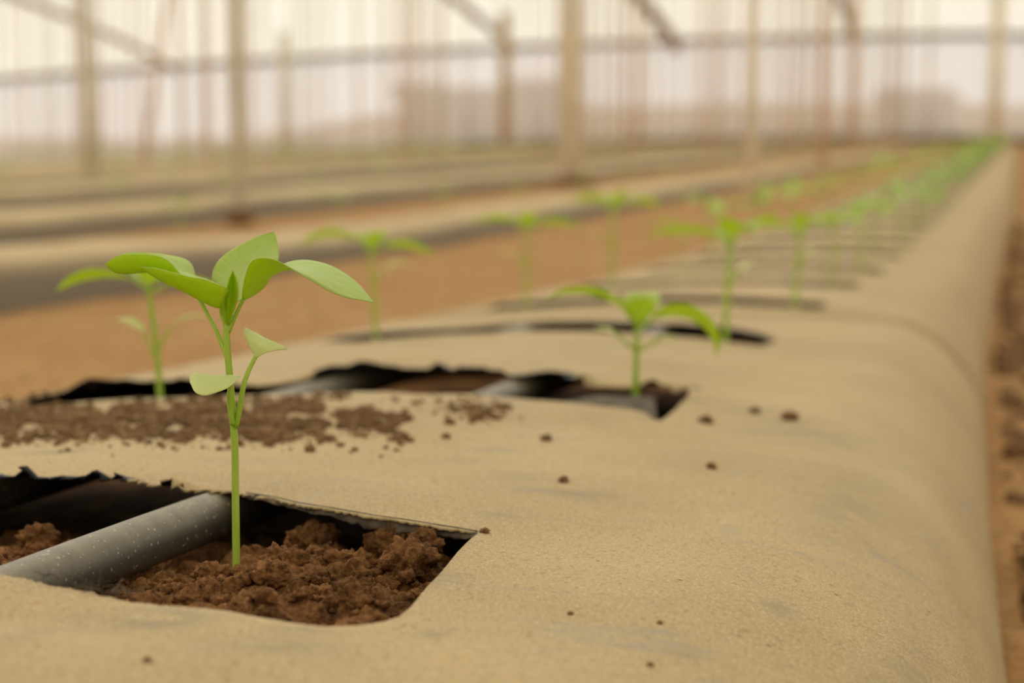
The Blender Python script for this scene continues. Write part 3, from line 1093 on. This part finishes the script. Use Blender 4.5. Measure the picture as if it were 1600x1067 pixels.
def bed_shift(y, b):           # the beds are not laid quite parallel
    return 0.2 * (1 - math.exp(-max(0, y - 3) / 5)) + 0.03 * nz(y * .7, b * 3, 1)


for b in range(1, 17):
    wc = bed_c(b); bed_ws.append(wc)
    d0 = max(1.0, 0.7 * (0.268 - wc) / 0.567)
    # end of the bed just before the wall
    y = d0; ys_ = []
    while row_x(y) + wc and y < wall_d(row_x(y) + wc) - 1.6:
        ys_.append(y); y += 0.12 if y < 8 else (0.5 if y < 16 else 2.0)
    if len(ys_) < 3: continue
    V, Fc = [], []
    for yy in ys_:
        for (dw, h) in PROF:
            dw *= 0.75 if b == 1 else 1.0; h *= (0.62 + 0.30 * (1 - smooth(3.6, 5.0, yy))) if b == 1 else 0.8
            w = wc + dw
            lod = 1 - smooth(8, 14, yy)
            V.append(Vector((row_x(yy) + w + bed_shift(yy, b), yy, ground_z(w, yy) - 0.012 + h * (1 + .15 * nz(yy * .6, dw * 3, b)) + .01 * lod * nz(yy * 5, dw * 6, b))))
    n = len(PROF)
    for i in range(len(ys_) - 1):
        for j in range(n - 1):
            a = i * n + j; Fc.append((a + 1, a, a + n, a + n + 1))
    Fc.append(tuple(range(n))); Fc.append(tuple((len(ys_) - 1) * n + j for j in range(n))[::-1])
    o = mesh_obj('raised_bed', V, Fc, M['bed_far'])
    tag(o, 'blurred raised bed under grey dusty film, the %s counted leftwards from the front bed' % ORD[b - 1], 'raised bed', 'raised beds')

GB = {1: 'small blurred seedling on the second bed, across the dirt path', 2: 'small blurred seedling on the third bed, beyond two dirt paths'}
GX = 'barely visible seedling on the distant beds before the far wall'
for b in range(1, 10):
    wc = bed_c(b)
    ymin = max(2.2, 0.95 * (0.268 - wc) / 0.567)
    y = ymin; npl = 0
    while y < 40 and npl < (16 if b < 3 else 9):
        for dw in ((-0.12, 0.12) if b > 2 else (-.02,)):
            o = tinies[(npl + b) % 4].copy(); C.objects.link(o)
            yy = y + rnd.uniform(-.05, .05); w = wc + dw
            o.location = (row_x(yy) + w + bed_shift(yy, b), yy, ground_z(w, yy) + (0.058 + 0.036 * (1 - smooth(3.6, 5.0, yy)) if b == 1 else 0.080))
            o.rotation_euler = (0, 0, rnd.uniform(0, 6.28)); z = rnd.uniform(.6, .85) if b < 3 else rnd.uniform(1.0, 1.4); o.scale = (z, z, z)
            tag(o, GB.get(b, GX), 'seedling', 'seedlings on the second bed' if b == 1 else 'seedlings on the third bed' if b == 2 else 'seedlings on the distant beds')
        npl += 1
        y += 0.9 if b < 3 else 1.6

# ------------------------------------------------------------------ greenhouse shell
XL, XR = -30.0, 20.0
RAIL_H = 2.68


def wall_pt(X, h, off=0.0):    # h above the floor there; off towards the camera
    d = wall_d(X) - off
    return Vector((X, d, ground_z(X - row_x(d), d) + h))


M['wallsheet'] = mat_sheet('clear_side_sheet', lin(240, 236, 230), 0.48, 0.70, 0.10, 0.5, 0.03)
M['roofsheet'] = mat_sheet('milky_roof_sheet', lin(255, 250, 230), 0.50, 0.72, 0.06, 0.4, 0.2)
M['rail'] = mat_plain('rail_brown', lin(92, 60, 28), 0.6, 0.3, 0.25, 3)
M['arch'] = mat_plain('arch_brown', lin(134, 96, 44), 0.6, 0.3, 0.15, 3)
M['post_grey'] = mat_plain('post_grey', lin(228, 222, 198), 0.6, 0.3, 0.15, 5)
M['post_tan'] = mat_plain('post_tan', lin(246, 234, 204), 0.7, 0.3, 0.1, 5)
M['post_brown'] = mat_plain('post_brown', lin(200, 172, 130), 0.7, 0.3, 0.15, 5)
M['foot'] = mat_plain('post_foot_brown', lin(128, 92, 60), 0.9, 0.1, 0.2, 20)
M['base'] = mat_plain('base_dark', lin(92, 88, 58), 0.9, 0.1, 0.3, 4)
M['twine_pale'] = mat_plain('twine_pale', lin(222, 206, 176), 0.9, 0.1, 0.1, 3)
M['twine_brown'] = mat_plain('twine_brown', lin(220, 184, 146), 0.9, 0.1, 0.1, 3)
M['weed'] = mat_plain('weeds', lin(86, 92, 48), 0.9, 0.1, 0.35, 6)

xs = [XL + (XR - XL) * i / 60 for i in range(61)]
V, Fc = [], []
for X in xs:
    V += [wall_pt(X, -0.02), wall_pt(X, 0.9), wall_pt(X, 1.8), wall_pt(X, RAIL_H)]
for i in range(60):
    for j in range(3):
        a = i * 4 + j; Fc.append((a, a + 4, a + 5, a + 1))
o = mesh_obj('wall_back', V, Fc, M['wallsheet']); tag(o, 'clear plastic side wall at the far end', kind='structure')
mod = o.modifiers.new('t', 'SOLIDIFY'); mod.thickness = 0.004
# rail / gutter
V, Fc = tube([wall_pt(X, RAIL_H, 0.12) for X in xs], 0.09, 10)
tag(mesh_obj('trim_1', V, Fc, M['rail']), 'dark gutter rail along the top of the far wall', kind='structure')
# dark strip painting the plants' shadows at the foot of the wall
mb = MB()
for i in range(60):
    a, b_ = wall_pt(xs[i], 0), wall_pt(xs[i + 1], 0)
V, Fc = [], []
for X in xs:
    V += [wall_pt(X, -0.05, 0.16), wall_pt(X, 0.16, 0.16), wall_pt(X, 0.16, 0.04), wall_pt(X, -0.05, 0.04)]
for i in range(60):
    for j in range(3): a = i * 4 + j; Fc.append((a, a + 4, a + 5, a + 1))
tag(mesh_obj('shadow_strip_back', V, Fc, M['base'], smooth_=False), 'dark strip standing for plant shadows along the foot of the far wall', kind='structure')

# curved roof: springs from the rail and rises over the beds
HD = Vector((HEAD, 1, 0)).normalized()


def roof_pt(X, s, lift=0.0):
    p = wall_pt(X, RAIL_H)
    h = 2.0 * (1 - ((18 - s) / 18) ** 2)
    q = p - HD * s; q.z += h + lift
    return q


ss = [0, .3, .8, 1.4, 2.2, 3.2, 4.4, 5.8, 7.4, 9.2, 11.2, 13.4, 15.6, 18]
V, Fc = [], []
for X in xs:
    for s in ss: V.append(roof_pt(X, s))
n = len(ss)
for i in range(60):
    for j in range(n - 1): a = i * n + j; Fc.append((a, a + n, a + n + 1, a + 1))
o = mesh_obj('ceiling', V, Fc, M['roofsheet']); tag(o, 'milky plastic roof sheet rising from the far rail', kind='structure')
mod = o.modifiers.new('t', 'SOLIDIFY'); mod.thickness = 0.004

for px, rad, lab in ((283, .085, 'brown roof arch curving down to the rail above the tall seedling'),
                     (805, .095, 'brown roof arch meeting the rail near the middle of the far wall'),
                     (1055, .15, 'thick brown roof arch right of the wall middle'),
                     (1330, .12, 'brown roof arch standing almost upright, second from the right post'),
                     (1640, .12, 'brown roof arch at the right picture edge')):
    X = (px - 800) / F * 47; 
    for _ in range(5): X = (px - 800) / F * wall_d(X)
    V, Fc = tube([roof_pt(X, 0.10 + s * 0.99, -rad - 0.03) for s in ss], rad, 10)
    tag(mesh_obj('roof_arch', V, Fc, M['arch']), lab, 'arch', 'roof arches')


def foot_d(px, py):            # where the ray meets the floor
    r = ray(px, py); lo, hi = 0.5, 60.0
    for _ in range(60):
        y = .5 * (lo + hi); p = CAM + r * (y / r.y)
        if p.z > ground_z(p.x - row_x(y), y): lo = y
        else: hi = y
    return p


def post(px, py, rad, mat, lab, htop=3.6, foot=True, lean=0.0, d=None):
    p = foot_d(px, py) if d is None else W(px, py, d)
    if d is not None: p.z = ground_z(p.x - row_x(p.y), p.y)
    root = empty('support_post', p); tag(root, lab, 'post', 'support posts')
    V, Fc = tube([(0, 0, -0.03), (lean * .5, 0, htop * .5), (lean, 0, htop)], rad, 14)
    mesh_obj('pole', V, Fc, mat, root)
    if foot:
        V, Fc = tube([(0, 0, -0.03), (0, 0, 0.04), (0, 0, 0.06)], [rad * 2.2, rad * 2.1, rad * 1.3], 14)
        mesh_obj('footing', V, Fc, M['foot'], root)
    return root


post(375, 352, .023, M['post_grey'], 'grey support post with brown footing behind the tall seedling', 2.7, True, -.03)
post(145, 285, .05, M['post_grey'], 'grey support post at the far left, thinner in view than its neighbour', 3.2, True, -.06)
post(893, 291, .065, M['post_tan'], 'pale tan support post right of the picture middle', 3.2, True)
post(1174, 318, .026, M['post_tan'], 'slim pale post standing in the dirt path beside the front bed', 2.6, False)
post(1285, 306, .018, M['twine_brown'], 'thin reddish cane standing right of the slim pale post', 2.4, False)
post(1553, 232, .14, M['post_tan'], 'pale broad support post at the far end of the front bed', 3.35, False, 0, 40)
post(445, 262, .12, M['post_grey'], 'grey post close to the far wall, above the topmost leaf tip of the tall seedling', 3.05, False, 0, 44.5)
post(788, 246, .12, M['post_brown'], 'brown post close to the far wall under the middle arch', 3.2, False, 0, 42.5)
post(995, 240, .06, M['twine_brown'], 'reddish brown post before the far wall, right of the middle', 3.4, False, 0, 42)
post(222, 290, .03, M['twine_brown'], 'leaning reddish cane between the two left posts', 2.0, False, .35, 18)

# twine hanging for the plants to climb
def twine(d, px, rad, mat):
    y = d; X = (px - 800) / F * d * 0.993
    z0 = ground_z(X - row_x(y), y); z1 = HC + 3.0
    V, Fc = tube([(0, 0, 0), (0.01 * rnd.uniform(-1, 1), 0, (z1 - z0) * .5), (0, 0, z1 - z0)], rad, 6)
    o = mesh_obj('twine', V, Fc, mat); o.location = (X, y, z0 + .0)
    return o


for k in range(150):
    d = 9 + 31 * rnd.random() ** 0.8
    px = rnd.uniform(-60, 1560)
    y = d; X = (px - 800) / F * d
    w = X - row_x(y)
    if w > -0.6: continue
    # snap to the nearest bed
    b = max(1, round((-w - 1.57) / 1.6) + 1); w = bed_c(b) + 0.0
    X = row_x(y) + w; px = 800 + X / y * F / .993
    if px > 1500: continue
    pale = rnd.random() < 0.55
    o = twine(d, px, 0.0004 * d + 0.002, M['twine_pale'] if pale else M['twine_brown'])
    o.location.z += 0.07
    tag(o, 'pale climbing twine hanging over the distant beds' if pale else 'reddish brown climbing twine hanging over the distant beds', 'twine',
        'pale climbing twines' if pale else 'brown climbing twines')

# weeds along the foot of the wall
mb = MB()
for k in range(420):
    X = rnd.uniform(-22, 14); h = rnd.uniform(.08, .32) * (0.5 + 0.8 * max(0, nz(X * .7, 0, 3) + .4))
    p = wall_pt(X, 0, rnd.uniform(.2, .6))
    for q in range(4):
        a = rnd.uniform(0, 6.28); dx, dy = math.cos(a), math.sin(a)
        s_ = Vector((-dy, dx, 0)) * 0.03
        mb.add([p - s_, p + s_, p + Vector((dx * .05, dy * .05, h * .6)) + s_ * .8, p + Vector((dx * .05, dy * .05, h * .6)) - s_ * .8, p + Vector((dx * .14, dy * .14, h))], [(0, 1, 2, 3), (3, 2, 4)])
tag(mb.build('weeds', M['weed']), 'dark green weeds along the foot of the far wall', 'weeds', kind='stuff')

# ------------------------------------------------------------------ outside, seen through the sheet
M['hill'] = mat_plain('hill_tan', lin(196, 164, 126), 0.95, 0.1, 0.2, 0.1)
V, Fc = [], []
for i in range(81):
    X = -90 + 200 * i / 80
    d = 150 - 0.2 * X
    px = 800 + X / d * F
    top = -0.9 + 2.9 * smooth(-30, 0, X) + 0.8 * nz(X * .06, 1, 1) + 0.5 * nz(X * .2, 2, 1)
    zb = ground_z(X - row_x(d), d) - 0.5
    for (dy, f) in ((-18, 0), (-8, .6), (0, 1), (12, .9), (30, .0)):
        V.append(Vector((X, d + dy, zb + (HC + top - zb) * f)))
for i in range(80):
    for j in range(4): a = i * 5 + j; Fc.append((a, a + 5, a + 6, a + 1))
tag(mesh_obj('hill', V, Fc, M['hill']), 'low tan hill outside behind the far wall', kind='structure')

M['shedwall'] = mat_plain('shed_wall', lin(168, 144, 114), 0.9, 0.1, 0.1, 0.4)
M['shedroof'] = mat_plain('shed_roof', lin(140, 122, 100), 0.8, 0.2, 0.1, 0.4)
M['sheddark'] = mat_plain('shed_opening', lin(66, 56, 46), 0.8, 0.2, 0.1, 0.4)


def shed(px, d, wd, dp, ht, lab):
    X = (px - 800) / F * d
    zb = ground_z(X - row_x(d), d)
    root = empty('farm_shed', (X, d, zb)); tag(root, lab, 'shed', 'sheds outside the greenhouse')
    m = MB(); m.box((-wd / 2, 0, -.3), (wd / 2, dp, ht)); m.build('shed_wall', M['shedwall'], root, False)
    m = MB(); m.add([(-wd / 2 - .3, -.3, ht), (wd / 2 + .3, -.3, ht), (wd / 2 + .3, dp + .3, ht), (-wd / 2 - .3, dp + .3, ht), (-wd / 2 - .3, dp / 2, ht + .7), (wd / 2 + .3, dp / 2, ht + .7)],
                    [(0, 1, 5, 4), (2, 3, 4, 5), (1, 2, 5), (3, 0, 4), (3, 2, 1, 0)]); m.build('shed_roof', M['shedroof'], root, False)
    m = MB(); m.box((-wd * .12, -.05, 0), (wd * .12, .02, ht * .75)); m.build('shed_door', M['sheddark'], root, False)


shed(655, 74, 1.6, 3, 2.2, 'narrow dark shed seen dimly through the far wall')
shed(735, 80, 3.6, 4, 2.2, 'wide brown shed seen dimly through the far wall, left of the pale post')
shed(842, 70, 2.4, 4, 2.0, 'brown shed seen dimly through the far wall behind the pale post')
shed(1440, 86, 3.0, 4, 1.6, 'low brown shed seen dimly through the far wall near the right')

# ------------------------------------------------------------------ light, sky, camera
wd = bpy.data.worlds.new('World'); bpy.context.scene.world = wd; wd.use_nodes = True
t = wd.node_tree; t.nodes.clear()
out = t.nodes.new('ShaderNodeOutputWorld'); bg = t.nodes.new('ShaderNodeBackground')
tc = t.nodes.new('ShaderNodeTexCoord'); sp = t.nodes.new('ShaderNodeSeparateXYZ')
rp = t.nodes.new('ShaderNodeValToRGB')
t.links.new(tc.outputs['Generated'], sp.inputs[0]); t.links.new(sp.outputs[2], rp.inputs[0])
e = rp.color_ramp.elements                      # overcast dome
e[0].position = 0.0; e[0].color = (0.93, 0.915, 0.875, 1)
e[1].position = 0.9; e[1].color = (0.64, 0.62, 0.57, 1)
dt = t.nodes.new('ShaderNodeVectorMath'); dt.operation = 'DOT_PRODUCT'
t.links.new(tc.outputs['Generated'], dt.inputs[0]); dt.inputs[1].default_value = Vector((-0.22, 0.93, 0.30)).normalized()
r2 = t.nodes.new('ShaderNodeValToRGB'); t.links.new(dt.outputs['Value'], r2.inputs[0])
e = r2.color_ramp.elements                      # veiled sun glow beyond the far wall
e[0].position = 0.35; e[0].color = (0, 0, 0, 1)
e[1].position = 1.0; e[1].color = (0.78, 0.77, 0.74, 1)
ad = t.nodes.new('ShaderNodeMix'); ad.data_type = 'RGBA'; ad.blend_type = 'ADD'; ad.inputs[0].default_value = 1.0
t.links.new(rp.outputs[0], ad.inputs[6]); t.links.new(r2.outputs[0], ad.inputs[7])
t.links.new(ad.outputs[2], bg.inputs[0]); bg.inputs[1].default_value = 1.0
t.links.new(bg.outputs[0], out.inputs[0])

sl = bpy.data.lights.new('sun_through_haze', 'SUN'); sl.energy = 0.55; sl.angle = math.radians(50); sl.color = (1, .95, .84)
so = bpy.data.objects.new('sun_through_haze', sl); C.objects.link(so)
so.rotation_euler = Vector((0.35, -0.55, -0.76)).to_track_quat('-Z', 'Y').to_euler()

cam = bpy.data.cameras.new('camera'); co = bpy.data.objects.new('camera', cam); C.objects.link(co)
cam.sensor_width = 36; cam.sensor_fit = 'HORIZONTAL'; cam.lens = 36 * F / 1600
co.location = CAM; co.rotation_euler = (PI / 2 - PITCH, 0, 0)
cam.clip_start = 0.01; cam.clip_end = 500
cam.dof.use_dof = True
cam.dof.focus_distance = (W(369, 700, 0.685) - CAM).dot(FWD)
cam.dof.aperture_fstop = cam.lens / 8.6
S = bpy.context.scene
S.camera = co
S.view_settings.view_transform = 'Standard'; S.view_settings.look = 'None'
S.view_settings.exposure = 0.0; S.view_settings.gamma = 1.0; S.view_settings.use_curve_mapping = False
S.cycles.use_denoising = True
S.cycles.max_bounces = 10; S.cycles.transparent_max_bounces = 12
